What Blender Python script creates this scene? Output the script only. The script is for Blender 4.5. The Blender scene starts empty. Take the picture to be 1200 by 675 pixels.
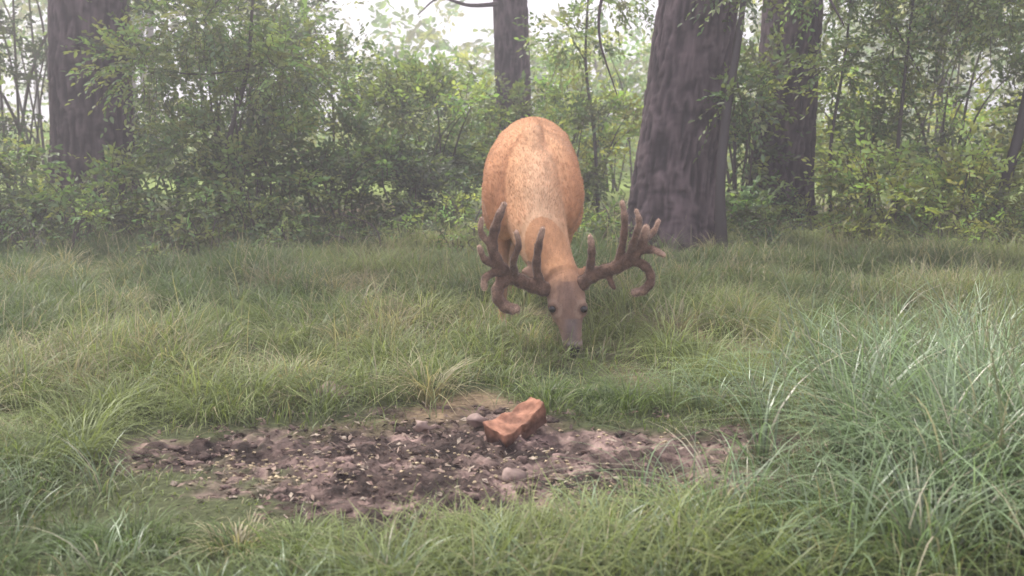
import bpy, math, numpy as np
from mathutils import Vector, noise as mnoise
R = np.random.default_rng(7)
sc = bpy.context.scene
sc.view_settings.view_transform='Standard'; sc.view_settings.look='None'; sc.view_settings.exposure=0

# ------------------------------------------------------------ helpers
_T = np.random.default_rng(3).random((256,256))
def vn(x,y):
    x=np.asarray(x,float); y=np.asarray(y,float)
    xi=np.floor(x).astype(int); yi=np.floor(y).astype(int); fx=x-xi; fy=y-yi
    fx=fx*fx*(3-2*fx); fy=fy*fy*(3-2*fy)
    a=_T[xi%256,yi%256]; b=_T[(xi+1)%256,yi%256]; c=_T[xi%256,(yi+1)%256]; d=_T[(xi+1)%256,(yi+1)%256]
    return (a*(1-fx)+b*fx)*(1-fy)+(c*(1-fx)+d*fx)*fy
def fbm(x,y,o=3):
    s=0;a=.5;t=0
    for i in range(o):
        s=s+a*vn(np.asarray(x)*2**i+i*17.3,np.asarray(y)*2**i+i*9.1); t+=a; a*=.5
    return s/t
def nrm(v): return v/(np.linalg.norm(v,axis=-1,keepdims=True)+1e-9)

class Acc:
    def __init__(s): s.V=[];s.F=[];s.C=[];s.n=0
    def add(s,V,F,C):
        V=np.asarray(V,float).reshape(-1,3); F=np.asarray(F,int).reshape(-1,4)
        C=np.asarray(C,float)
        if C.ndim==1: C=np.tile(C,(len(V),1))
        s.V.append(V); s.F.append(F+s.n); s.C.append(C); s.n+=len(V)
    def build(s,name,mat,smooth=False,parent=None):
        V=np.concatenate(s.V);F=np.concatenate(s.F);C=np.concatenate(s.C)
        me=bpy.data.meshes.new(name); me.vertices.add(len(V)); me.vertices.foreach_set('co',V.astype(np.float32).ravel())
        me.loops.add(F.size); me.loops.foreach_set('vertex_index',F.astype(np.int32).ravel())
        me.polygons.add(len(F)); me.polygons.foreach_set('loop_start',np.arange(0,F.size,4,dtype=np.int32))
        if smooth: me.polygons.foreach_set('use_smooth',np.ones(len(F),bool))
        me.update(calc_edges=True)
        setcol(me,C); me.materials.append(mat)
        o=bpy.data.objects.new(name,me); sc.collection.objects.link(o)
        if parent: o.parent=parent
        return o
def setcol(me,C):
    a=me.color_attributes.new('Col','FLOAT_COLOR','POINT')
    a.data.foreach_set('color',np.concatenate([C,np.ones((len(C),1))],1).astype(np.float32).ravel())

def catmull(P,m=6):
    P=np.asarray(P,float); n=len(P)
    if n<3: 
        t=np.linspace(0,1,m+1)[:,None]; return P[0]*(1-t)+P[-1]*t
    Q=np.vstack([2*P[0]-P[1],P,2*P[-1]-P[-2]]); out=[]
    for i in range(n-1):
        p0,p1,p2,p3=Q[i:i+4]
        for t in np.linspace(0,1,m,endpoint=False):
            out.append(.5*((2*p1)+(-p0+p2)*t+(2*p0-5*p1+4*p2-p3)*t*t+(-p0+3*p1-3*p2+p3)*t**3))
    out.append(P[-1]); return np.array(out)
def tube(acc,P,rad,col,n=8,m=5,side=None,caps=True,colend=None):
    """P: (k,3) ; rad: (k,) or (k,2)"""
    P=np.asarray(P,float); rad=np.asarray(rad,float)
    if rad.ndim==1: rad=np.stack([rad,rad],1)
    Q=catmull(np.hstack([P,rad]),m); P=Q[:,:3]; rad=np.maximum(Q[:,3:],1e-4)
    T=nrm(np.gradient(P,axis=0)); k=len(P)
    S=np.zeros((k,3)); 
    if side is not None:
        s0=np.asarray(side,float)
        S=nrm(s0-(T@s0)[:,None]*T)
    else:
        s=np.array([1,0,0.]) if abs(T[0][0])<.8 else np.array([0,1.,0])
        for i in range(k):
            s=s-s.dot(T[i])*T[i]; s/=np.linalg.norm(s); S[i]=s
    B=np.cross(T,S)
    if caps:
        e=.6
        P=np.vstack([P[0]-T[0]*rad[0].min()*e,P,P[-1]+T[-1]*rad[-1].min()*e]); S=np.vstack([S[0],S,S[-1]]);B=np.vstack([B[0],B,B[-1]])
        rad=np.vstack([rad[0]*.35,rad,rad[-1]*.35]); k+=2
    a=np.linspace(0,2*np.pi,n,endpoint=False)
    V=P[:,None]+S[:,None]*(np.cos(a)[None,:,None]*rad[:,None,:1])+B[:,None]*(np.sin(a)[None,:,None]*rad[:,None,1:])
    i=np.arange(k-1)[:,None]*n; j=np.arange(n)[None]; j2=(j+1)%n
    F=np.stack([i+j,i+j2,i+n+j2,i+n+j],-1).reshape(-1,4)
    C=np.tile(np.asarray(col,float),(k*n,1))
    if colend is not None:
        t=np.repeat(np.linspace(0,1,k),n)[:,None]; C=C*(1-t)+np.asarray(colend)*t
    acc.add(V,F,C)
    if caps:
        for r0,flip in ((0,1),((k-1)*n,0)):
            fs=[]
            for q in range(0,n-2,2):
                f=[r0,r0+q+1,r0+q+2,r0+(q+3)%n if q+3<n else r0]
                if len(set(f))==4: fs.append(f[::-1] if flip else f)
            if fs:
                acc.F.append(np.array(fs)+acc.n-k*n)

# ------------------------------------------------------------ materials
def mat_new(name):
    m=bpy.data.materials.new(name); m.use_nodes=True; nt=m.node_tree; nt.nodes.clear()
    return m,nt,nt.nodes,nt.links
def foliage_mat(name,trans=.45,gloss=.06,rough=.45,tmul=(1.25,1.25,.55)):
    m,nt,N,L=mat_new(name)
    a=N.new('ShaderNodeAttribute'); a.attribute_name='Col'
    d=N.new('ShaderNodeBsdfDiffuse'); t=N.new('ShaderNodeBsdfTranslucent'); g=N.new('ShaderNodeBsdfGlossy'); g.inputs['Roughness'].default_value=rough
    mu=N.new('ShaderNodeMix'); mu.data_type='RGBA'; mu.blend_type='MULTIPLY'; mu.inputs[0].default_value=1; mu.inputs[7].default_value=(*tmul,1)
    L.new(a.outputs['Color'],mu.inputs[6]); L.new(a.outputs['Color'],d.inputs[0]); L.new(mu.outputs[2],t.inputs[0])
    x=N.new('ShaderNodeMixShader'); x.inputs[0].default_value=trans; L.new(d.outputs[0],x.inputs[1]); L.new(t.outputs[0],x.inputs[2])
    y=N.new('ShaderNodeMixShader'); y.inputs[0].default_value=gloss; L.new(x.outputs[0],y.inputs[1]); L.new(g.outputs[0],y.inputs[2])
    o=N.new('ShaderNodeOutputMaterial'); L.new(y.outputs[0],o.inputs[0]); return m
def attr_mat(name,rough=.9,nscale=60,bump=.3,var=.35,sheen=0,stretch=(1,1,1),bdist=.01,spec=.2):
    m,nt,N,L=mat_new(name)
    a=N.new('ShaderNodeAttribute'); a.attribute_name='Col'
    tc=N.new('ShaderNodeTexCoord'); mp=N.new('ShaderNodeMapping'); mp.inputs['Scale'].default_value=stretch
    L.new(tc.outputs['Object'],mp.inputs[0])
    n=N.new('ShaderNodeTexNoise'); n.inputs['Scale'].default_value=nscale; n.inputs['Detail'].default_value=6; L.new(mp.outputs[0],n.inputs['Vector'])
    r=N.new('ShaderNodeMapRange'); r.inputs[1].default_value=.3; r.inputs[2].default_value=.7; r.inputs[3].default_value=1-var; r.inputs[4].default_value=1+var; L.new(n.outputs[0],r.inputs[0])
    mu=N.new('ShaderNodeVectorMath'); mu.operation='SCALE'; L.new(a.outputs['Color'],mu.inputs[0]); L.new(r.outputs[0],mu.inputs['Scale'])
    p=N.new('ShaderNodeBsdfPrincipled'); p.inputs['Roughness'].default_value=rough; p.inputs['Specular IOR Level'].default_value=spec
    if sheen: p.inputs['Sheen Weight'].default_value=sheen; p.inputs['Sheen Roughness'].default_value=.4
    L.new(mu.outputs[0],p.inputs['Base Color'])
    b=N.new('ShaderNodeBump'); b.inputs['Strength'].default_value=bump; b.inputs['Distance'].default_value=bdist; L.new(n.outputs[0],b.inputs['Height']); L.new(b.outputs[0],p.inputs['Normal'])
    o=N.new('ShaderNodeOutputMaterial'); L.new(p.outputs[0],o.inputs[0]); return m

M_leaf=foliage_mat('leaf_green',.5,.05,.5,(1.25,1.25,.65))
M_grass=foliage_mat('grass_green',.42,.04,.5,(1.12,1.15,.75))
M_coarse=foliage_mat('coarse_grass_green',.38,.08,.42,(1.1,1.13,.82))
M_bark=attr_mat('bark',.95,14,.9,.45,0,(1,1,.3),.03)
M_twig=attr_mat('twig_bark',.9,40,.3,.3)
M_ground=attr_mat('soil_ground',.95,45,.8,.35,0,(1,1,1),.02)
M_clod=attr_mat('soil_clods',.95,90,.6,.4)
M_fur=attr_mat('deer_coat',.9,60,.3,.14,.15,(1,.3,.5),.008,.1)
M_velvet=attr_mat('antler_velvet',.9,110,.5,.3,.25,(1,1,1),.004)
M_block=attr_mat('mineral_block',.9,45,.6,.35,0,(1,1,1),.006)
M_stone=attr_mat('stone',.9,30,.5,.25,0,(1,1,1),.01)

# ------------------------------------------------------------ ground
def dell(x,y): return np.sqrt(((x+.19)/1.04)**2+((y-3.23)/.53)**2)
def dirt(x,y):
    d=dell(x,y)+1.3*(fbm(x*2.6+5,y*4.1+8,4)-.5)+.7*(fbm(x*15,y*15,3)-.5)
    return np.clip((1.04-d)/.4,0,1)
def bare(x,y):
    return np.clip((fbm(x*1.1+31,y*.9+12,3)-.57)/.1,0,1)*np.clip((y-3.2)/.6,0,1)
def head_trim(x,y):  # mask that shortens the grass in front of the deer's head
    return np.exp(-(((x-.25)/.40)**2+((y-4.36)/.42)**2))
def gh(x,y):
    return .10*(fbm(x*.35+2,y*.35+4,2)-.5)*np.clip((y-4.6)/4,0,1)+.03*(fbm(x*1.7,y*1.7,2)-.5)
def soil(x,y): return .025*(fbm(x*6,y*6,3)-.5)+.04*np.abs(fbm(x*14+3,y*14,3)-.5)*2+.028*(fbm(x*38,y*38,2)-.5)-.015
def axis(segs):
    out=[]
    for a,b,s in segs: out+=list(np.arange(a,b,s))
    return np.array(out+[segs[-1][1]])
xs=axis([(-250,-40,30),(-40,-8,4),(-8,-2,.25),(-2,1.6,.0125),(1.6,8,.25),(8,40,4),(40,250,30)])
ys=axis([(-60,0,10),(0,2.3,.3),(2.3,4.2,.0125),(4.2,15,.15),(15,40,1.5),(40,350,20)])
X,Y=np.meshgrid(xs,ys,indexing='ij'); D=dirt(X,Y)
Z=gh(X,Y)+D*soil(X,Y)
c_dirt=np.array([.215,.15,.13]); c_field=np.array([.22,.29,.07]); c_dd=np.array([.055,.038,.032])  # c_field is kept pale so the open field looks sunlit
t=np.clip(fbm(X*5+9,Y*6,4)*3.2-1.25,0,1)[...,None]; 
hi=np.clip((fbm(X*22,Y*22+7,3)-.42)*4.5,0,1)[...,None]
dcol=(c_dd*(1-t)+c_dirt*t)*(.5+.95*hi)
grassbase=np.array([.07,.08,.035])*(1-bare(X,Y)[...,None])+np.array([.22,.16,.10])*bare(X,Y)[...,None]
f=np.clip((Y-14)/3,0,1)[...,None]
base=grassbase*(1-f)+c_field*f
C=base*(1-D[...,None])+dcol*D[...,None]
A=Acc(); nx,ny=len(xs),len(ys)
i=np.arange(nx-1)[:,None]*ny; j=np.arange(ny-1)[None]
A.add(np.stack([X,Y,Z],-1),np.stack([i+j,i+ny+j,i+ny+j+1,i+j+1],-1),C.reshape(-1,3))
A.build('ground',M_ground,True)

# ------------------------------------------------------------ grass
def blades(acc,x,y,h,w,lean,az,col,K=4,droop=.5,tipcol=1.25):
    n=len(x); t=np.linspace(0,1,K+1)[None,:]
    h=h*(1-.72*head_trim(x,y))
    z0=gh(x,y)-.01
    d=np.stack([np.cos(az),np.sin(az)],-1)
    out=lean[:,None]*h[:,None]*(t**1.8)
    up=h[:,None]*(t-(droop*lean)[:,None]*t**2.6)
    P=np.stack([x[:,None]+d[:,:1]*out,y[:,None]+d[:,1:]*out,z0[:,None]+up],-1)
    wa=az+np.pi/2+R.normal(0,.5,n); wv=np.stack([np.cos(wa),np.sin(wa),np.zeros(n)],-1)
    ww=w[:,None]*.5*(np.array([.8,1,.75,.06]) if K==3 else (np.array([.8,1,.9,.6,.06]) if K==4 else np.linspace(1,.06,K+1)))[None]
    V=np.stack([P-wv[:,None]*ww[...,None],P+wv[:,None]*ww[...,None]],2).reshape(n,-1,3)
    b=np.arange(n)[:,None]*(2*(K+1)); k=np.arange(K)[None]*2
    F=np.stack([b+k,b+k+1,b+k+3,b+k+2],-1)
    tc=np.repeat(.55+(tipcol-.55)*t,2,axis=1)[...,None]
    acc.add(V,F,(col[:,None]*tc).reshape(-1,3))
def gcol(n,x,y,tan=.15):
    g1=np.array([.10,.155,.045]);g2=np.array([.26,.305,.11]);g3=np.array([.42,.37,.22])
    s=np.clip(fbm(x*1.1+3,y*.8,3)*3-1.05+.10*np.clip(x,-2,2)+R.normal(0,.18,n),0,1)[:,None]  # blades darker toward the left, shadow put into their colour
    c=g1*(1-s)+g2*s
    m=R.random(n)<tan*(.4+2*np.clip(fbm(x*1.5+60,y*1.5,2)-.35,0,1)*2); c[m]=g3*R.uniform(.6,1.1,(m.sum(),1))
    return c*R.uniform(.75,1.2,(n,1))
def scatter(n,y0,y1,sx=.52,ex=.8):
    y=y0+(y1-y0)*R.random(n)**.85; x=R.uniform(-1,1,n)*(sx*y+ex); return x,y
A=Acc()
x,y=scatter(130000,2.1,12)
k=(dirt(x,y)*.95+.02<R.random(len(x))*.6)&(bare(x,y)*.8<R.random(len(x)))
x,y=x[k],y[k]; n=len(x)
pat=np.clip(fbm(x*1.3,y*1.3+40,3)*2.4-.7,0,1)
hh=(.06+.19*pat*R.uniform(.6,1.4,n))*(1+.2*np.clip((y-4)/5,0,1))
hh*=np.clip(.42+.58*(dell(x,y)-1.05)/.6,.42,1)
hh*=1-.5*dirt(x,y)
az=R.uniform(0,2*np.pi,n)*.8+1.5+fbm(x*1.5,y*1.5,2)*8
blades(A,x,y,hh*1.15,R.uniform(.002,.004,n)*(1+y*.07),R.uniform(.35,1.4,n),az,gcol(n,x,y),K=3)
nt=1150; tx,ty=scatter(nt,3.7,12,.52,.6); k=dirt(tx,ty)<.05; tx,ty=tx[k],ty[k]
ex=R.uniform(-2.2,-1.25,60); ey=R.uniform(2.3,4.2,60); ex2=R.uniform(-1.3,.8,40); ey2=R.uniform(2.3,2.6,40)
tx=np.concatenate([tx,ex,ex2,[.62,.70,-.25,.95,1.1,1.25,.8,1.4,-.3,-.5]]); ty=np.concatenate([ty,ey,ey2,[4.55,4.75,4.6,5.4,5.6,5.3,5.7,5.5,4.3,4.5]])
m=R.integers(50,130,len(tx)); idx=np.repeat(np.arange(len(tx)),m); n=len(idx)
az=R.uniform(0,2*np.pi,n); rr=R.random(n)**.7*.08; th=(R.uniform(.10,.32,len(tx))*np.where(ty<2.65,.5,1))[idx]
x=tx[idx]+np.cos(az)*rr; y=ty[idx]+np.sin(az)*rr
tcol=gcol(len(tx),tx,ty,.14)[idx]*R.uniform(.8,1.25,(n,1))
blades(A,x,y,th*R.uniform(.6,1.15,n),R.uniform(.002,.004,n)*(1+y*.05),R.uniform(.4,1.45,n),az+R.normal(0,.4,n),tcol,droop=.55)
n=2500; x,y=scatter(n,3.8,12); k=dirt(x,y)<.05; x,y=x[k],y[k]; n=len(x)
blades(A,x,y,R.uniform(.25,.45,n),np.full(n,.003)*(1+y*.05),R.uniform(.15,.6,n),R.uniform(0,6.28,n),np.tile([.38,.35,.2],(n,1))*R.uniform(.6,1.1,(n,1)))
A.build('meadow_grass',M_grass)
A=Acc()
def coarse(n,cx,cy,sx,sy,h0,h1,w0,w1):
    nt=max(3,n//16); px=R.normal(cx,sx,nt); py=R.normal(cy,sy,nt); i=R.integers(0,nt,n)
    a=R.uniform(0,6.28,n); r=R.random(n)*.05; x=px[i]+np.cos(a)*r; y=py[i]+np.sin(a)*r
    k=(dirt(x,y)<.3)&(y>1.75); x,y,a=x[k],y[k],a[k]; n=len(x)
    h=R.uniform(h0,h1,n); c=np.array([.13,.19,.095])*R.uniform(.5,1.6,(n,1))+R.random((n,1))*np.array([.05,.05,.035])
    dry=R.random(n)<.09; c[dry]=np.array([.42,.38,.27])*R.uniform(.6,1,(dry.sum(),1))
    blades(A,x,y,h,R.uniform(w0,w1,n),R.uniform(.3,1.35,n),a+R.normal(0,.5,n),c,K=7,droop=.52,tipcol=1.8)  # tips brightened in colour to imitate highlights on the blades
coarse(1500,1.36,3.1,.26,.35,.38,.68,.005,.011)
coarse(900,1.8,3.8,.35,.4,.36,.62,.006,.010)
coarse(700,1.08,2.55,.25,.18,.20,.46,.006,.010)
coarse(600,.40,2.42,.35,.1,.08,.22,.004,.008)
coarse(250,-.6,2.35,.5,.12,.06,.16,.004,.007)
coarse(300,.66,2.72,.2,.15,.12,.34,.004,.008)
coarse(200,.9,3.9,.2,.2,.2,.38,.004,.008)
coarse(350,-1.6,2.9,.25,.4,.12,.28,.003,.006)
ns=45; sx_=R.normal(1.45,.3,ns); sy_=R.normal(3.2,.35,ns)
for q in range(ns):
    h=R.uniform(.42,.62); a=R.uniform(0,6.28); ln=R.uniform(.05,.25); z0=float(gh(sx_[q],sy_[q]))
    tp=np.array([sx_[q]+math.cos(a)*ln,sy_[q]+math.sin(a)*ln,z0+h])
    tube(A,[(sx_[q],sy_[q],z0-.01),(sx_[q]+math.cos(a)*ln*.4,sy_[q]+math.sin(a)*ln*.4,z0+h*.6),tp],[.0022,.002,.0015],(.30,.32,.18),n=3,m=3,caps=False)
    m_=16; tt=R.random(m_); b=tp+np.array([0,0,-.09])*(1-tt[:,None]); dd=nrm(R.normal(0,1,(m_,3))*[.6,.6,.3]+[0,0,1.5]); sd=nrm(np.cross(dd,R.normal(0,1,(m_,3))))
    A.add(np.stack([b,b+dd*.006+sd*.002,b+dd*.014,b+dd*.006-sd*.002],1),np.arange(m_*4).reshape(-1,4),np.array([.36,.34,.22]))
A.build('tall_grass',M_coarse)

# ------------------------------------------------------------ foliage sprays
def sprays(acc,P,Dr,length,nl,LL,LW,col,twigcol=(.07,.05,.035),flat=.5):
    n=len(P); Dr=nrm(Dr); up=np.array([0,0,1.])
    side=nrm(np.cross(Dr,up)+R.normal(0,.25,(n,3))); N0=nrm(np.cross(side,Dr)+R.normal(0,flat*.5,(n,3)))
    t=np.linspace(.12,1,nl)[None,:]; L=length[:,None]
    Q=P[:,None]+Dr[:,None]*(L*t)[...,None]-up*(.35*L*t**2)[...,None]
    w=.004; a=P; b=P+Dr*(length*.5)[:,None]-up*(.0875*length)[:,None]; c=Q[:,-1]
    V=np.stack([a-side*w,a+side*w,b-side*w*.7,b+side*w*.7,c-side*w*.3,c+side*w*.3],1)
    bi=np.arange(n)[:,None]*6
    F=np.concatenate([np.stack([bi[:,0],bi[:,0]+1,bi[:,0]+3,bi[:,0]+2],-1),np.stack([bi[:,0]+2,bi[:,0]+3,bi[:,0]+5,bi[:,0]+4],-1)])
    acc.add(V,F,np.array(twigcol))
    sg=np.where(np.arange(nl)%2==0,1,-1)[None,:,None]; last=(np.arange(nl)==nl-1)[None,:,None]
    ld=np.where(last,Dr[:,None],Dr[:,None]*.55+side[:,None]*sg*.85)+R.normal(0,.25,(n,nl,3))-up*.22
    ld=nrm(ld); nn=nrm(N0[:,None]+R.normal(0,flat,(n,nl,3))); sd=nrm(np.cross(ld,nn)); nn=np.cross(sd,ld)
    s=R.uniform(.65,1.2,(n,nl,1))*(LL if np.isscalar(LL) else LL[:,None,None]); w=s*(LW)
    b0=Q; T=b0+ld*s-nn*s*.12
    l1=b0+ld*s*.28+sd*w*.45+nn*w*.12; l2=b0+ld*s*.65+sd*w*.40+nn*w*.08
    r1=b0+ld*s*.28-sd*w*.45+nn*w*.12; r2=b0+ld*s*.65-sd*w*.40+nn*w*.08
    V=np.stack([b0,l1,l2,T,r2,r1],2).reshape(-1,3); m=n*nl; bi=np.arange(m)*6
    F=np.concatenate([np.stack([bi,bi+1,bi+2,bi+3],-1),np.stack([bi,bi+3,bi+4,bi+5],-1)])
    cc=np.repeat((col[:,None]*R.uniform(.75,1.25,(n,nl,1))).reshape(-1,3),6,axis=0)
    acc.add(V,F,cc)
def lcol(n,base,var=.35):
    g=np.array(base)*R.uniform(1-var,1+var,(n,1)); g[:,0]*=R.uniform(.8,1.3,n); return g
def shrub(cx,cy,h,r,n,base=(.055,.095,.03),leaf=.065,lo=.12,name='shrub',stems=7,acc=None,nl=9,sl=(.2,.45),lw=.5):
    A=acc or Acc(); z0=0
    nc=max(6,n//24)
    u=nrm(R.normal(0,1,(nc,3))); rr=R.random((nc,1))**.4
    cz=h*(lo+1)/2; hz=h*(1-lo)/2
    cen=np.array([cx,cy,cz])+u*rr*np.array([r,r,hz])
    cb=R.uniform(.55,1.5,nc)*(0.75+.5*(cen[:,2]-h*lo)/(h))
    i=R.integers(0,nc,n); cr=R.uniform(.16,.36,nc)*min(1.6,max(.8,r))
    dv=nrm(R.normal(0,1,(n,3))); P=cen[i]+dv*(R.random((n,1))**.5)*cr[i][:,None]*np.array([1.15,1.15,.7])
    P[:,2]=np.maximum(P[:,2],.06)
    out=nrm(P-np.array([cx,cy,cz*.6])); Dr=nrm(out*.6+dv*.6+np.array([0,0,.25])+R.normal(0,.3,(n,3)))
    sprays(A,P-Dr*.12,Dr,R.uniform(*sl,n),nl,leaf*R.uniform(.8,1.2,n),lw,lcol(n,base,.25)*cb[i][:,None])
    for s in range(stems):
        e=cen[R.integers(0,nc)]; b=np.array([cx+R.normal(0,.12*r+.03),cy+R.normal(0,.12*r+.03),-.03])
        mid=b*.5+e*.5+np.array([R.normal(0,.08),R.normal(0,.08),.12*h]) ; mid[:2]=b[:2]*.6+e[:2]*.4+R.normal(0,.05,2)
        q=R.uniform(.008,.016)*(.6+h*.25)
        tube(A,[b,mid,e],[q,q*.7,q*.3],(.09,.07,.055),n=5,m=5,caps=False)
    if acc is None: return A.build(name,M_leaf)

DK=(.075,.12,.05); MD=(.125,.19,.07); LT=(.20,.28,.10); YL=(.30,.38,.11)
for a in [(-6.6,10.6,3.4,1.2,440,DK),(-5.3,9.9,1.7,.9,360,MD),(-5.6,12.4,3.8,1.3,380,DK),(-4.5,9.6,1.2,.7,300,MD),(-3.0,10.8,2.7,1.0,560,MD),
          (-2.5,10.0,1.9,.8,420,LT),(-2.0,11.6,2.2,.9,460,MD),(-1.6,10.4,1.3,.7,360,MD),(-.9,11.2,1.75,.75,460,LT),(-.25,11.8,1.6,.6,340,LT),(-3.2,13.2,3.8,1.2,400,DK),
          (-1.0,12.6,2.0,.9,360,MD),(-6.2,9.0,.9,.6,220,MD),(-3.6,9.3,.8,.6,210,LT),(-.9,10.2,.9,.6,260,MD),(-4.9,9.3,1.1,.6,220,LT),(-2.2,9.6,1.0,.6,240,LT),
          (.55,11.6,1.5,.6,300,LT),(.95,12.6,1.8,.7,280,YL),(-3.7,11.9,1.8,.8,300,DK)]:
    shrub(*a)
for a in [(2.0,10.2,1.4,.5,220,MD),(2.1,10.0,2.4,.45,180,LT),(3.4,10.6,2.0,.8,280,LT),(4.3,11.0,2.7,.9,340,MD),(5.3,10.6,2.5,.9,340,MD),(6.3,10.8,3.2,1.0,340,MD),
          (3.1,9.4,.9,.5,200,YL),(3.9,9.2,.8,.5,220,YL),(4.9,9.2,1.0,.6,220,LT),(5.4,8.6,.8,.5,160,MD),(1.95,9.4,.5,.35,120,MD),(3.6,12.6,1.7,.9,260,YL),(5.0,13.,2.2,1.1,240,YL)]:
    shrub(*a,lo=.18 if a[2]>1.5 else .08)
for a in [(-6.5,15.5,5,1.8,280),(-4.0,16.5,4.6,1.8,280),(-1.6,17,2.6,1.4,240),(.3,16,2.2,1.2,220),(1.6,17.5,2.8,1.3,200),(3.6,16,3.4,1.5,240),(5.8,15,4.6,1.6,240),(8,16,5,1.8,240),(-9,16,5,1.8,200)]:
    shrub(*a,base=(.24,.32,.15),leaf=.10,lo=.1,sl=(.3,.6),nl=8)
A=Acc()
for q in range(190):
    x=R.uniform(-6.6,6.6); y=R.uniform(8.4,10.6)+abs(x)*-.06
    if abs(x-1.35)<.5 and y<9.4: continue
    h=R.uniform(.2,.6)
    c=YL if (x>2.2 and R.random()<.6) else (LT if R.random()<.6 else MD)  # brighter yellow leaves at the right, a sunlit band put into leaf colour
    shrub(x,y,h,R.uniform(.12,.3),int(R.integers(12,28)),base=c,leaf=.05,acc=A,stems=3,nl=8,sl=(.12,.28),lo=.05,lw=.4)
A.build('undergrowth_weeds',M_leaf)

# ------------------------------------------------------------ trees
BK=np.array([.115,.085,.09])
def tree(name,pts,rad,crown,limbs,leafbase=MD,n_crown=380,leaf=.11,ridge=.02,flare=.35):
    e=bpy.data.objects.new(name,None); sc.collection.objects.link(e)
    A=Acc(); n=144; P=catmull(np.hstack([np.array(pts,float),np.array(rad,float)[:,None]]),54)
    zz=P[:,2]; 
    k=len(P); a=np.linspace(0,2*np.pi,n,endpoint=False)
    r=P[:,3][:,None]*(1+flare*np.exp(-np.maximum(zz,0)/.28)[:,None]*(1+.5*np.cos(a*5+pts[0][0])[None]))
    per=2*np.pi*P[:,3].mean()
    ca,sa=np.cos(a)*per/(2*np.pi),np.sin(a)*per/(2*np.pi)
    disp=np.zeros((k,n))
    for ii in range(k):
        z=zz[ii]
        if z>4.6: disp[ii]=disp[ii-1]; continue
        for jj in range(n):
            v=mnoise.noise(Vector((ca[jj]*24+3,sa[jj]*24,z*4.2))); v2=mnoise.noise(Vector((ca[jj]*13,sa[jj]*13+9,z*17)))
            disp[ii,jj]=1-2.1*abs(v)-.7*max(0,abs(v2)*1.8-.25)
    r=r+ridge*(disp-.6)+.011*np.array([[mnoise.noise(Vector((ca[j]*4,sa[j]*4,zz[i]*1.5))) for j in range(n)] for i in range(k)])
    V=np.stack([P[:,0][:,None]+np.cos(a)*r,P[:,1][:,None]+np.sin(a)*r,np.repeat(zz[:,None],n,1)],-1)
    i=np.arange(k-1)[:,None]*n; j=np.arange(n)[None]; j2=(j+1)%n
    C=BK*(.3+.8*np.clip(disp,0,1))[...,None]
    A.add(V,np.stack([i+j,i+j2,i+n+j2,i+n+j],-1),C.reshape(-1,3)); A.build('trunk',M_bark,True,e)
    B=Acc()
    for l in limbs: tube(B,l[0],l[1],BK*.7,n=8,m=8)
    top=np.array(pts[-1]); cen=[]
    for q in range(12):
        an=q*2.4; z=R.uniform(crown[0],top[2]-.3); b=np.array([np.interp(z,[p[2] for p in pts],[p[0] for p in pts]),np.interp(z,[p[2] for p in pts],[p[1] for p in pts]),z])
        ln=crown[1]*R.uniform(.6,1.1); en=b+np.array([math.cos(an)*ln,math.sin(an)*ln,R.uniform(.1,.8)]); q0=.05
        tube(B,[b,(b+en)/2+np.array([0,0,-.15]),en],[q0,q0*.6,.012],BK*.8,n=6,m=5); cen+=[en,(b+en*2)/3,(b*1.2+en*.8)/2]
    B.build('limbs',M_twig,True,e)
    L=Acc(); cen=np.array(cen); i=R.integers(0,len(cen),n_crown); P=cen[i]+R.normal(0,.36,(n_crown,3))*np.array([1,1,.5])
    cb=R.uniform(.6,1.3,len(cen)); Dr=nrm(R.normal(0,1,(n_crown,3))+np.array([0,0,.1]))
    sprays(L,P,Dr,R.uniform(.3,.6,n_crown),9,leaf,.5,lcol(n_crown,leafbase)*cb[i][:,None]); L.build('crown',M_leaf,False,e)
    return e
tree('oak_tree',[(1.28,8.95,-.1),(1.33,8.95,.7),(1.49,8.97,2.1),(1.65,9.0,4.2),(1.7,9.1,7.5),(1.75,9.1,10.5)],[.345,.33,.315,.27,.18,.05],(6,2.2),
     [([(1.7,8.75,2.3),(2.1,8.5,2.35),(2.3,8.4,2.05),(2.45,8.3,1.75)],[.03,.018,.012,.006]),
      ([(1.4,8.7,3.0),(1.0,8.5,2.6),(.72,8.5,2.1),(.66,8.5,1.7),(.8,8.5,1.25)],[.035,.02,.014,.01,.004])])
tree('oak_tree',[(2.55,10.5,-.1),(2.58,10.5,1.),(2.62,10.5,2.3),(2.7,10.6,4.5),(2.8,10.6,8),(2.8,10.6,11)],[.29,.28,.27,.23,.15,.04],(6.5,2.2),
     [([(2.4,10.2,3.),(2.0,10.0,2.6),(1.8,9.9,1.9)],[.03,.018,.008]),([(2.8,10.2,2.5),(3.2,10,2.2),(3.6,9.9,1.5)],[.02,.014,.006])])
tree('oak_tree',[(.04,13.4,-.1),(.02,13.4,1.2),(-.02,13.4,2.8),(0,13.4,5),(.1,13.4,9),(.1,13.4,12)],[.22,.21,.205,.18,.11,.04],(7,2.2),
     [([(-.1,13.3,2.45),(-.5,13.2,2.42),(-.85,13.2,2.5),(-1.1,13.1,2.3)],[.03,.022,.014,.006])],ridge=.014)
tree('oak_tree',[(-4.15,10.9,-.1),(-4.12,10.9,1.2),(-4.08,10.9,2.6),(-4.05,10.9,5),(-4.,10.9,8),(-4,10.9,11)],[.40,.38,.36,.30,.17,.05],(5,2.2),[],MD)
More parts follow.
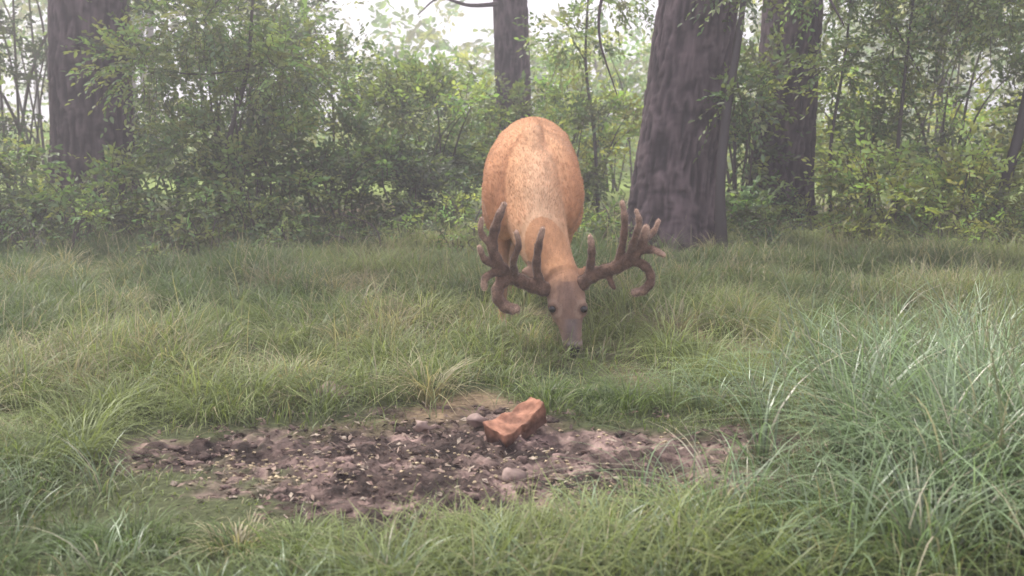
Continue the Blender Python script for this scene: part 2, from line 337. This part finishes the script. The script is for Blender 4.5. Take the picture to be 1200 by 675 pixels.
def sapling(pts,rad,crowns,base=MD,n=140,leaf=.06,bk=(.09,.07,.065)):
    A=Acc(); tube(A,pts,rad,bk,n=8,m=8)
    for c in crowns:
        s=np.array(c[:3]); t=np.array(pts[min(len(pts)-1,c[4])]); tube(A,[t,(t+s)/2+R.normal(0,.06,3),s],[rad[c[4]]*.6,.008,.004],(.07,.055,.045),n=5,m=5)
        d=nrm(R.normal(0,1,(n,3))); P=s+d*(R.random((n,1))**.5)*c[3]*np.array([1,1,.6]); cb=R.uniform(.6,1.5,6)[R.integers(0,6,n)]
        sprays(A,P,nrm(d+np.array([0,0,.1])+R.normal(0,.4,(n,3))),R.uniform(.15,.35,n),9,leaf,.5,lcol(n,base)*cb[:,None])
    A.build('sapling',M_leaf)
sapling([(4.02,9.1,-.05),(4.05,9.1,.4),(4.17,9.1,1.0),(4.25,9.1,1.6),(4.3,9.1,2.2),(4.3,9.1,3.4)],[.055,.05,.045,.04,.03,.012],[(4.0,9.2,2.0,.5,4),(4.7,9.3,1.8,.45,3),(4.2,9.5,2.6,.6,5),(3.6,9.4,2.2,.5,4)],LT,bk=(.05,.038,.035))
sapling([(1.62,8.35,-.05),(1.58,8.35,.5),(1.62,8.4,1.1),(1.72,8.4,1.9),(1.75,8.4,3.0)],[.05,.04,.035,.022,.01],[(1.75,8.5,1.2,.22,3),(1.8,8.4,2.1,.35,4)],MD,60,bk=(.06,.045,.045))
sapling([(3.35,9.7,-.05),(3.38,9.7,.8),(3.42,9.7,1.6),(3.5,9.7,2.8)],[.02,.018,.014,.008],[(3.3,9.7,1.7,.4,2),(3.7,9.6,2.2,.45,3),(3.1,9.6,2.3,.4,3)],LT,120)
sapling([(2.9,9.9,-.05),(2.85,9.9,.8),(2.95,9.9,1.7),(3.0,9.9,2.8)],[.018,.016,.012,.008],[(2.9,9.8,1.5,.3,2),(2.8,9.8,2.2,.4,3)],LT,90)
sapling([(5.0,9.9,-.05),(4.95,9.9,.9),(5.1,9.9,1.8),(5.0,9.9,2.8)],[.025,.02,.015,.008],[(5.2,9.8,1.6,.5,2),(4.9,9.8,2.3,.5,3)],MD)
sapling([(-2.6,9.7,-.05),(-2.5,9.7,.8),(-2.3,9.7,1.5),(-2.2,9.7,2.4)],[.03,.025,.018,.01],[(-2.0,9.6,1.5,.5,2),(-2.6,9.5,1.9,.5,3),(-3.1,9.5,1.5,.5,2)],LT,160)
sapling([(-5.6,9.3,-.05),(-5.5,9.3,1),(-5.6,9.3,2.0),(-5.4,9.3,3)],[.03,.025,.018,.01],[(-5.9,9.2,1.6,.5,2),(-5.2,9.2,2.0,.4,3)],MD,140)
sapling([(.9,11.4,-.05),(.85,11.4,.9),(.75,11.4,1.7),(.8,11.4,2.8)],[.02,.018,.014,.008],[(.6,11.3,1.9,.35,2),(1.0,11.3,2.3,.4,3)],LT,80)
A=Acc(); FAR=(.29,.36,.21)  # far tree colours paled to imitate haze over distance
for q in range(46):
    y=R.uniform(26,50); x=R.uniform(-.75,.75)*y; H=R.uniform(6,10)
    if abs(x/y-.02)<.2: H*=.5
    tube(A,[(x,y,-.1),(x+R.normal(0,.2),y,H*.4),(x,y,H*.75)],[.12,.09,.03],(.24,.21,.21),n=6,m=4,caps=False)
    nc=12; n=130; cen=np.array([x,y,H*.58])+R.normal(0,1,(nc,3))*np.array([1.5,1.5,H*.2]); i=R.integers(0,nc,n); P=cen[i]+R.normal(0,.5,(n,3)); P[:,2]=np.maximum(P[:,2],.3)
    cb=R.uniform(.7,1.3,nc)
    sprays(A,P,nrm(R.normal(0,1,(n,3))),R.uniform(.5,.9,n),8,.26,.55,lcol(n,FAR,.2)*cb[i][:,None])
for q in range(70):
    y=R.uniform(20,34); x=R.uniform(-.7,.7)*y; H=R.uniform(.8,1.9); n=60
    P=np.array([x,y,H*.5])+R.normal(0,1,(n,3))*np.array([1.0,.8,H*.25]); P[:,2]=np.maximum(P[:,2],.1)
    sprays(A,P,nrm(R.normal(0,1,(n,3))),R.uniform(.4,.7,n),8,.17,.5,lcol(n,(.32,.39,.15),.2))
A.build('distant_trees',M_leaf)

# ------------------------------------------------------------ dirt clods, litter, kernels, stones
A=Acc()
def lump(acc,c,s,col,seed):
    n,k=9,6; th=np.linspace(0.05,np.pi-.05,k); a=np.linspace(0,2*np.pi,n,endpoint=False)
    d=np.stack([np.sin(th)[:,None]*np.cos(a),np.sin(th)[:,None]*np.sin(a),np.repeat(np.cos(th)[:,None],n,1)],-1)
    rr=np.array([[1+.9*mnoise.noise(Vector(d[i,j]*1.7+np.array([seed*7.1,0,0]))) for j in range(n)] for i in range(k)])
    V=np.asarray(c)+d*rr[...,None]*np.asarray(s); i=np.arange(k-1)[:,None]*n; j=np.arange(n)[None]; j2=(j+1)%n
    acc.add(V,np.stack([i+j,i+n+j,i+n+j2,i+j2],-1),np.asarray(col))
def gz(x,y): return gh(x,y)+dirt(x,y)*soil(x,y)
def clust(x,y): return np.clip(fbm(x*4+77,y*5,3)*3-1.1,0,1)
n=1300; x=R.uniform(-1.3,.95,n); y=R.uniform(2.65,3.95,n); k=(dirt(x,y)>.25)&(clust(x,y)+.08>R.random(n)); x,y=x[k],y[k]; z=gz(x,y)
for q in range(len(x)):
    s=.004+.017*R.random()**3.5
    lump(A,(x[q],y[q],z[q]),(s*R.uniform(.8,1.5),s*R.uniform(.8,1.3),s*R.uniform(.4,.8)),np.array([.16,.112,.097])*R.uniform(.35,1.5),q)
A.build('dirt_clods',M_clod,False)
A=Acc(); n=9500; x=R.uniform(-1.5,1.15,n); y=R.uniform(2.5,4.15,n); k=(dirt(x,y)>.03)&(.15+clust(x+3,y)>R.random(n)); x,y=x[k],y[k]; n=len(x); z=gz(x,y)+R.uniform(.002,.012,n)
a=R.uniform(0,6.28,n); tl=R.normal(0,.35,n); d=np.stack([np.cos(a)*np.cos(tl),np.sin(a)*np.cos(tl),np.sin(tl)],-1); sd=nrm(np.cross(d,np.array([0,0,1.])+R.normal(0,.5,(n,3))))
ll=R.uniform(.006,.038,n)[:,None]; lw=ll*R.uniform(.1,.5,n)[:,None]; P=np.stack([x,y,z],-1)
V=np.stack([P-d*ll*.5,P+sd*lw*.5+[0,0,.003],P+d*ll*.5,P-sd*lw*.5],1); F=np.arange(n*4).reshape(-1,4)
lc=np.array([[.32,.24,.19],[.17,.12,.10],[.40,.33,.26],[.09,.065,.055],[.25,.17,.14]])[R.integers(0,5,n)]*R.uniform(.6,1.1,(n,1))
A.add(V,F,np.repeat(lc,4,axis=0)); A.build('leaf_litter',M_clod,False)
A=Acc(); n=520; cxs=R.uniform(-.85,.5,14); cys=R.uniform(2.95,3.5,14); i=R.integers(0,14,n); x=cxs[i]+R.normal(0,.15,n); y=cys[i]+R.normal(0,.09,n); k=dirt(x,y)>.3; x,y=x[k],y[k]; z=gz(x,y)
for q in range(len(x)):
    s=.0025+.003*R.random(); lump(A,(x[q],y[q],z[q]+.002),(s*1.4,s,s*.7),np.array([.52,.42,.27])*R.uniform(.45,1.05),q+3000)
A.build('corn_kernels',M_clod,False)
A=Acc()
for q,(x,y,s) in enumerate([(-.67,3.98,.062),(.0,3.02,.036),(-.12,3.62,.034),(-.30,3.55,.03)]):
    lump(A,(x,y,.028 if q==0 else .018),(s,s*.8,s*.6),np.array([.30,.22,.19])*R.uniform(.8,1.1),q+11)
A.build('stones',M_stone,True)

# ------------------------------------------------------------ mineral block
def remeshed(name,acc,voxel,mat,smooth_it=6,parent=None):
    o=acc.build(name+'_src',mat); md=o.modifiers.new('r','REMESH'); md.mode='VOXEL'; md.voxel_size=voxel
    sm=o.modifiers.new('s','SMOOTH'); sm.iterations=smooth_it; sm.factor=.5
    bpy.context.view_layer.update(); dg=bpy.context.evaluated_depsgraph_get()
    me=bpy.data.meshes.new_from_object(o.evaluated_get(dg)); me.name=name
    bpy.data.objects.remove(o,do_unlink=True)
    for at in list(me.color_attributes): me.color_attributes.remove(at)
    me.materials.clear(); me.materials.append(mat)
    me.polygons.foreach_set('use_smooth',np.ones(len(me.polygons),bool)); me.update()
    ob=bpy.data.objects.new(name,me); sc.collection.objects.link(ob)
    if parent: ob.parent=parent
    V=np.empty(len(me.vertices)*3,np.float32); me.vertices.foreach_get('co',V); return ob,V.reshape(-1,3)
A=Acc(); nl,nw=25,13
U=np.linspace(-1,1,nl); Wd=np.linspace(-1,1,nw)
def shell(u,w,top):
    x=u*.098*(1+.04*w); y=w*.045*(1-.06*np.abs(u)**3)*(1-.12*u)
    zt=.080-.024*(1-u**2)*(1-.35*w**2)+.004*np.sin(u*9+w*3)-.008*w*u
    return np.stack([x,y,np.where(top,zt,0*zt)],-1)
UU,WW=np.meshgrid(U,Wd,indexing='ij')
Vt=shell(UU,WW,True).reshape(-1,3); Vb=shell(UU,WW,False).reshape(-1,3); nV=nl*nw
i=np.arange(nl-1)[:,None]*nw; j=np.arange(nw-1)[None]; q=np.stack([i+j,i+nw+j,i+nw+j+1,i+j+1],-1).reshape(-1,4)
F=[q,q[:,::-1]+nV]; 
bd=[(a*nw,(a+1)*nw) for a in range(nl-1)]; s1=[[a,a+nV,b+nV,b][::-1] for a,b in bd]; s2=[[a+nw-1,b+nw-1,b+nw-1+nV,a+nw-1+nV][::-1] for a,b in bd]
s3=[[a,a+1,a+1+nV,a+nV][::-1] for a in range(nw-1)]; o_=(nl-1)*nw; s4=[[o_+a,o_+a+nV,o_+a+1+nV,o_+a+1][::-1] for a in range(nw-1)]
A.add(np.vstack([Vt,Vb]),np.vstack(F+[np.array(s1),np.array(s2),np.array(s3),np.array(s4)]),np.array([.4,.15,.08]))
blk,V=remeshed('mineral_lick_block',A,.003,M_block,4)
V=V.copy()
nz=np.array([mnoise.noise(Vector(v*26))*.006+mnoise.noise(Vector(v*80))*.0025 for v in V.astype(float)])
V+= (nrm(V-np.array([0,0,.035]))*nz[:,None]).astype(np.float32)
blk.data.vertices.foreach_set('co',V.ravel()); blk.data.update()
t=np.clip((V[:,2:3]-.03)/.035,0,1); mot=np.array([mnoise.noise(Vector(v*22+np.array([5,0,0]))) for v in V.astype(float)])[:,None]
setcol(blk.data,(np.array([.12,.065,.05])*(1-t)+np.array([.31,.155,.10])*t)*(1+.45*mot))  # lighter top and darker base paint in the effect of high sun
blk.location=(.022,3.50,.010); blk.rotation_euler=(math.radians(14),math.radians(-22),math.radians(38))

# ------------------------------------------------------------ deer
deer=bpy.data.objects.new('whitetail_deer',None); sc.collection.objects.link(deer)
A=Acc()
body=[(.12,6.44,.84,.06,.08),(.12,6.38,.84,.15,.15),(.12,6.22,.835,.205,.22),(.115,6.02,.805,.225,.245),(.105,5.80,.76,.245,.265),(.10,5.58,.715,.242,.275),(.095,5.42,.69,.205,.262),
      (.098,5.29,.655,.165,.236),(.108,5.18,.60,.142,.20),(.13,5.08,.52,.128,.16),(.16,5.00,.445,.110,.13),(.195,4.94,.385,.090,.10),(.222,4.885,.33,.082,.09)]
b=np.array(body); tube(A,b[:,:3],b[:,3:],(0,0,0),n=40,m=8,side=(1,0,0))
head=[(.222,4.90,.36,.055,.065),(.232,4.87,.31,.080,.085),(.242,4.845,.25,.086,.088),(.249,4.825,.195,.080,.084),(.256,4.80,.145,.058,.068),(.262,4.78,.10,.047,.057),(.268,4.76,.06,.044,.049),(.272,4.745,.03,.040,.041),(.273,4.74,.015,.027,.027)]
b=np.array(head); tube(A,b[:,:3],b[:,3:],(0,0,0),n=28,m=6,side=(1,0,0))
S1=(0,0,0)
tube(A,[(.12,6.3,.985),(.11,6.0,1.0),(.105,5.7,.985),(.10,5.5,.975),(.10,5.36,.945),(.115,5.2,.80)],[.05,.055,.05,.05,.045,.04],S1,n=12)
for s in (-1,1):
    tube(A,[(.242+s*.05,4.79,.255),(.247+s*.068,4.785,.217),(.252+s*.060,4.775,.18)],[.018,.022,.014],S1,n=12)
    tube(A,[(.12+s*.10,6.26,.92),(.118+s*.125,6.1,.92),(.11+s*.11,5.9,.87)],[.06,.075,.05],S1,n=12)
    tube(A,[(.10+s*.05,5.46,.93),(.10+s*.125,5.35,.84),(.10+s*.165,5.25,.70),(.10+s*.155,5.21,.59),(.10+s*.13,5.26,.5)],[.045,.075,.08,.065,.05],S1,n=12)
    dx=-.02 if s<0 else .0; yo=.0 if s<0 else .10
    tube(A,[(.10+s*.13,5.42,.80),(.10+s*.155,5.32,.62),(.10+s*.15,5.38+yo*.3,.50),(.10+s*.135+dx,5.33+yo*.6,.38),(.10+s*.13+dx,5.30+yo,.29),(.10+s*.125+dx,5.31+yo,.18),(.10+s*.125+dx,5.31+yo,.085),(.10+s*.125+dx,5.285+yo,.045)],
         [(.07,.13),(.09,.12),(.06,.075),(.04,.045),(.034,.036),(.021,.023),(.024,.027),(.022,.026)],S1,n=16,side=(1,0,0))
    tube(A,[(.12+s*.12,6.2,.86),(.12+s*.155,6.12,.72),(.12+s*.15,6.03,.58),(.12+s*.14,6.16,.47),(.12+s*.13,6.31,.385),(.12+s*.125,6.30,.25),(.12+s*.125,6.28,.09),(.12+s*.125,6.25,.045)],
         [(.08,.14),(.095,.16),(.08,.12),(.05,.065),(.034,.042),(.024,.028),(.024,.026),(.022,.026)],S1,n=16,side=(1,0,0))
tube(A,[(.12,6.42,.93),(.12,6.49,.86),(.12,6.50,.74),(.12,6.48,.66)],[(.035,.02),(.05,.025),(.045,.022),(.015,.01)],S1,n=12,side=(1,0,0))
def ear(s):
    b=np.array([(.228+s*.06,4.90,.335),(.228+s*.10,4.92,.345),(.228+s*.145,4.945,.355),(.228+s*.185,4.96,.35)])
    tube(A,b,[(.022,.016),(.036,.012),(.034,.011),(.010,.008)],S1,n=14,side=(0,.4,1))
ear(-1); ear(1)
ob,V=remeshed('body',A,.009,M_fur,4,deer)
def body_col(V):
    x,y,z=V[:,0],V[:,1],V[:,2]; n=len(V)
    c=np.tile([.56,.30,.16],(n,1)).astype(float)
    nn=np.array([mnoise.noise(Vector((a*9,b_*9,c_*9)))+.5*mnoise.noise(Vector((a*34,b_*14,c_*14))) for a,b_,c_ in V.astype(float)])
    def mix(m,col): 
        nonlocal c
        m=np.clip(m,0,1)[:,None]; c=c*(1-m)+np.array(col)*m
    mix((z-.96)/.08*.4,(.42,.205,.105))
    mix((np.abs(x-.105)-.12)/.11*.7*(y>5.1),(.36,.16,.08))  # flanks darkened, light falloff at the sides painted into the coat
    mix((5.6-y)/.4*(z>.4)*(y>4.95)*np.clip(1.3-np.abs(x-.13)/.11,0,1)*.65,(.65,.42,.26))  # paler neck and chest centre, light from front and above painted in
    mix((.56-z)/.08*(y>5.35)*(np.abs(x-.1)<.17),(.6,.5,.4))
    mix((.47-z)/.1*(y>5.2),(.42,.25,.15))
    mix((.05-z)/.01*(y>5.1),(.03,.025,.022))
    hd=(y<4.97)&(z<.44)
    mix(hd*np.clip((.40-z)/.10,0,1),(.28,.175,.125))
    ex=.247
    mix(hd*(z<.33)*(z>.17)*np.clip(1.2-np.abs(x-ex)/.045,0,1)*.6*(y<4.83),(.16,.105,.085))
    mix(hd*(z<.17)*(z>.02)*np.clip(1.3-np.abs(x-.262)/.04,0,1)*.75,(.16,.135,.135))
    for s in (-1,1):
        d=np.sqrt((x-ex-s*.07)**2+(z-.210)**2); mix(hd*(d<.032)*(.032-d)/.012*.5,(.07,.045,.035))
        d2=np.abs(d-.037); mix(hd*(d2<.008)*.3,(.40,.30,.24))
    mix(hd*np.clip((.080-z)/.012,0,1)*np.clip((z-.055)/.01,0,1)*.55,(.38,.33,.32))
    mix(hd*np.clip((.062-z)/.008,0,1)*np.clip(1.5-np.abs(x-.272)/.03,0,1),(.035,.03,.033))
    mix(hd*(z<.30)*np.clip((y-4.89)/.03,0,1),(.55,.48,.42))
    mix((np.abs(x-.228)>.105)*hd*(z>.3)*(z<.4),(.28,.18,.13))
    return c*(1+.2*nn[:,None])
BC=body_col(V); setcol(ob.data,BC)
def ball(name,c,r,mat,sx=(1,1,1)):
    import bmesh
    bm=bmesh.new(); bmesh.ops.create_uvsphere(bm,u_segments=20,v_segments=12,radius=r); me=bpy.data.meshes.new(name); bm.to_mesh(me); bm.free()
    for p in me.polygons: p.use_smooth=True
    me.materials.append(mat); o=bpy.data.objects.new(name,me); o.location=c; o.scale=sx; o.parent=deer; sc.collection.objects.link(o)
m,nt,N,L=mat_new('eye_black'); p=N.new('ShaderNodeBsdfPrincipled'); p.inputs['Base Color'].default_value=(.012,.009,.008,1); p.inputs['Roughness'].default_value=.15
o=N.new('ShaderNodeOutputMaterial'); L.new(p.outputs[0],o.inputs[0]); M_eye=m
ball('eye_l',(.247-.069,4.770,.210),.018,M_eye,(.9,1,.9)); ball('eye_r',(.247+.069,4.770,.210),.018,M_eye,(.9,1,.9))
ball('nostril_l',(.257,4.707,.040),.008,M_eye,(1,.7,.8)); ball('nostril_r',(.287,4.707,.040),.008,M_eye,(1,.7,.8))
A=Acc(); O=np.array([.23,4.88,.35]); k=.0038
def ant(pts,g=.9):
    q=np.array(pts,float); q2=catmull(q,5); q2[1:-1,3]*=1+.10*np.sin(np.arange(len(q2)-2)*1.7+q[0,0]); q=q2
    P=O+k*np.stack([q[:,0],-q[:,2],q[:,1]],-1); tube(A,P,q[:,3]*k*g,(0,0,0),n=14,m=2)
ant([(10,-16,0,7),(18,-12,12,7.5),(30,-2,16,6.8),(48,7,22,6.6),(66,15,30,6.8),(78,26,36,6.3),(88,42,40,5.4),(92,60,40,3.6)],1.15)
ant([(27,-4,16,5),(31,18,22,4.6),(31,36,26,4.2),(29,48,26,2.8)],1.05)
ant([(60,12,26,5.5),(66,38,32,5),(68,66,34,4.6),(65,88,32,3.0)])
ant([(72,20,32,5.5),(78,46,48,4.8),(82,66,56,4.2),(78,80,58,2.8)])
ant([(84,32,36,5.5),(99,34,46,4.6),(112,28,50,3.2)])
ant([(78,22,34,6),(94,12,40,5),(98,-2,42,5),(90,-13,42,5),(78,-16,42,4)],1.05)
ant([(88,44,40,4.8),(101,52,30,4.2),(108,66,26,2.8)])
ant([(50,8,22,5),(54,-6,26,4),(58,-13,28,2.8)])
ant([(-10,-18,0,8),(-18,-16,12,8),(-32,-13,16,7.6),(-50,-5,22,7.4),(-66,3,28,7.4),(-77,18,34,6.4),(-83,38,38,5.6),(-78,64,40,4.8),(-69,86,38,3.2)],1.1)
ant([(-26,-13,14,5.5),(-32,10,22,5),(-30,36,26,4.4),(-25,57,26,3.0)],1.02)
ant([(-57,0,24,6),(-59,20,44,4.6),(-53,40,54,4),(-56,56,56,2.8)])
ant([(-74,14,32,6),(-91,22,42,4.6),(-98,38,46,3.2)])
ant([(-80,34,38,5),(-95,52,44,4.2),(-95,70,46,3)])
ant([(-64,2,28,7),(-76,-10,34,6.6),(-76,-24,38,6.2),(-65,-34,40,6.2),(-54,-35,40,4.8)],1.1)
ant([(-74,10,34,6),(-91,1,40,4.8),(-92,-12,42,3.6)])
oa,VA=remeshed('antlers',A,.0045,M_velvet,3,deer)
q=(VA-O)/k
tips=np.array([(29,48),(65,88),(78,80),(112,28),(78,-16),(108,66),(-69,86),(-25,57),(-56,56),(-98,38),(-95,70),(-55,-35),(-92,-12),(92,60)])
dd=np.min(np.sqrt((q[:,None,0]-tips[None,:,0])**2+(q[:,None,2]-tips[None,:,1])**2),1)
t=np.clip((18-dd)/18,0,1)[:,None]; an_=np.array([mnoise.noise(Vector(v*40)) for v in VA.astype(float)])[:,None]
AC=(np.array([.14,.085,.06])*(1-t)+np.array([.42,.29,.22])*t)*(1+.5*an_)
setcol(oa.data,AC)
def fur(name,ob,V,Cv,n,L,w,flow,mat,nb=.5,cv=(.7,1.25)):
    me=ob.data; me.calc_loop_triangles(); T=np.empty(len(me.loop_triangles)*3,np.int32); me.loop_triangles.foreach_get('vertices',T); T=T.reshape(-1,3)
    a,b_,c_=V[T[:,0]],V[T[:,1]],V[T[:,2]]; nr=np.cross(b_-a,c_-a); ar=np.linalg.norm(nr,axis=1); nr=nrm(nr)
    i=R.choice(len(T),n,p=ar/ar.sum()); u=R.random((n,2)); m=u.sum(1)>1; u[m]=1-u[m]
    P=a[i]+(b_[i]-a[i])*u[:,:1]+(c_[i]-a[i])*u[:,1:]; N_=nr[i]; C=Cv[T[i,0]]*R.uniform(*cv,(n,1))
    f=flow(P); f=f-(f*N_).sum(1,keepdims=True)*N_; d=nrm(nrm(f)+N_*nb+R.normal(0,.22,(n,3))); s=nrm(np.cross(d,N_))
    ll=(L(P) if callable(L) else L)*R.uniform(.6,1.2,(n,1))
    Vv=np.stack([P-s*w-N_*.001,P+s*w-N_*.001,P+d*ll*.6+s*w*.6,P+d*ll*.6-s*w*.6, P+d*ll-N_*ll*.12+s*w*.1,P+d*ll-N_*ll*.12-s*w*.1],1)
    F=np.arange(n)[:,None]*6; F=np.concatenate([F+np.array([[0,1,2,3]]),F+np.array([[3,2,4,5]])])
    A=Acc(); A.add(Vv,F,np.repeat(C,6,axis=0)); A.build(name,mat,False,deer)
def flow(P):
    d=np.tile([0.,1.,-.35],(len(P),1)); h=P[:,1]<5.2; d[h]=[0,.5,.9]; h=P[:,2]<.5; d[h&(P[:,1]>5.2)]=[0,.1,-1]; return d
def fl(P): return np.where(P[:,1]<4.97,.006,.016)[:,None]
fur('coat_hair',ob,V,BC,80000,fl,.0011,flow,M_fur,.35)
fur('velvet_fuzz',oa,VA,AC,34000,.008,.0006,lambda P:np.tile([0.,0,1],(len(P),1)),M_velvet,1.4,(.7,1.7))

# ------------------------------------------------------------ scatter box added to imitate a lens flare veil
m,nt,N,L=mat_new('veil_scatter'); v=N.new('ShaderNodeVolumeScatter'); v.inputs['Color'].default_value=(.99,.96,1,1); v.inputs['Density'].default_value=.0125; v.inputs['Anisotropy'].default_value=.4
o=N.new('ShaderNodeOutputMaterial'); L.new(v.outputs[0],o.inputs['Volume'])
import bmesh
bm=bmesh.new(); bmesh.ops.create_cube(bm,size=1); me=bpy.data.meshes.new('veil_haze'); bm.to_mesh(me); bm.free(); me.materials.append(m)
hz=bpy.data.objects.new('veil_haze',me); hz.scale=(120,70,8); hz.location=(0,29,3.5); sc.collection.objects.link(hz)

# ------------------------------------------------------------ light
az,el=math.radians(-46),math.radians(54)
s=Vector((math.sin(az)*math.cos(el),math.cos(az)*math.cos(el),math.sin(el)))
ld=bpy.data.lights.new('sun','SUN'); ld.energy=5; ld.angle=math.radians(5); ld.color=(1,.96,.89)
lo=bpy.data.objects.new('sun',ld); lo.rotation_euler=s.to_track_quat('Z','Y').to_euler(); sc.collection.objects.link(lo)
w=bpy.data.worlds.new('World'); sc.world=w; w.use_nodes=True; nt=w.node_tree; bg=nt.nodes['Background']
sk=nt.nodes.new('ShaderNodeTexSky'); sk.sky_type='NISHITA'; sk.sun_disc=False; sk.sun_elevation=el; sk.sun_rotation=az; sk.dust_density=4; sk.air_density=1.2
mx=nt.nodes.new('ShaderNodeMix'); mx.data_type='RGBA'; mx.inputs[0].default_value=.75; mx.inputs[7].default_value=(11.6,10.9,12.2,1)
nt.links.new(sk.outputs[0],mx.inputs[6]); nt.links.new(mx.outputs[2],bg.inputs[0]); bg.inputs[1].default_value=.15
cd=bpy.data.cameras.new('camera'); cd.sensor_width=36; cd.lens=38.6; cd.clip_end=1000; cd.clip_start=.05
cd.dof.use_dof=True; cd.dof.focus_distance=4.9; cd.dof.aperture_fstop=4.0
co=bpy.data.objects.new('camera',cd); co.location=(0,0,1.0); co.rotation_euler=(math.radians(90-8.3),0,0); sc.collection.objects.link(co); sc.camera=co
print('faces',sum(len(o.data.polygons) for o in bpy.data.objects if o.type=='MESH'))
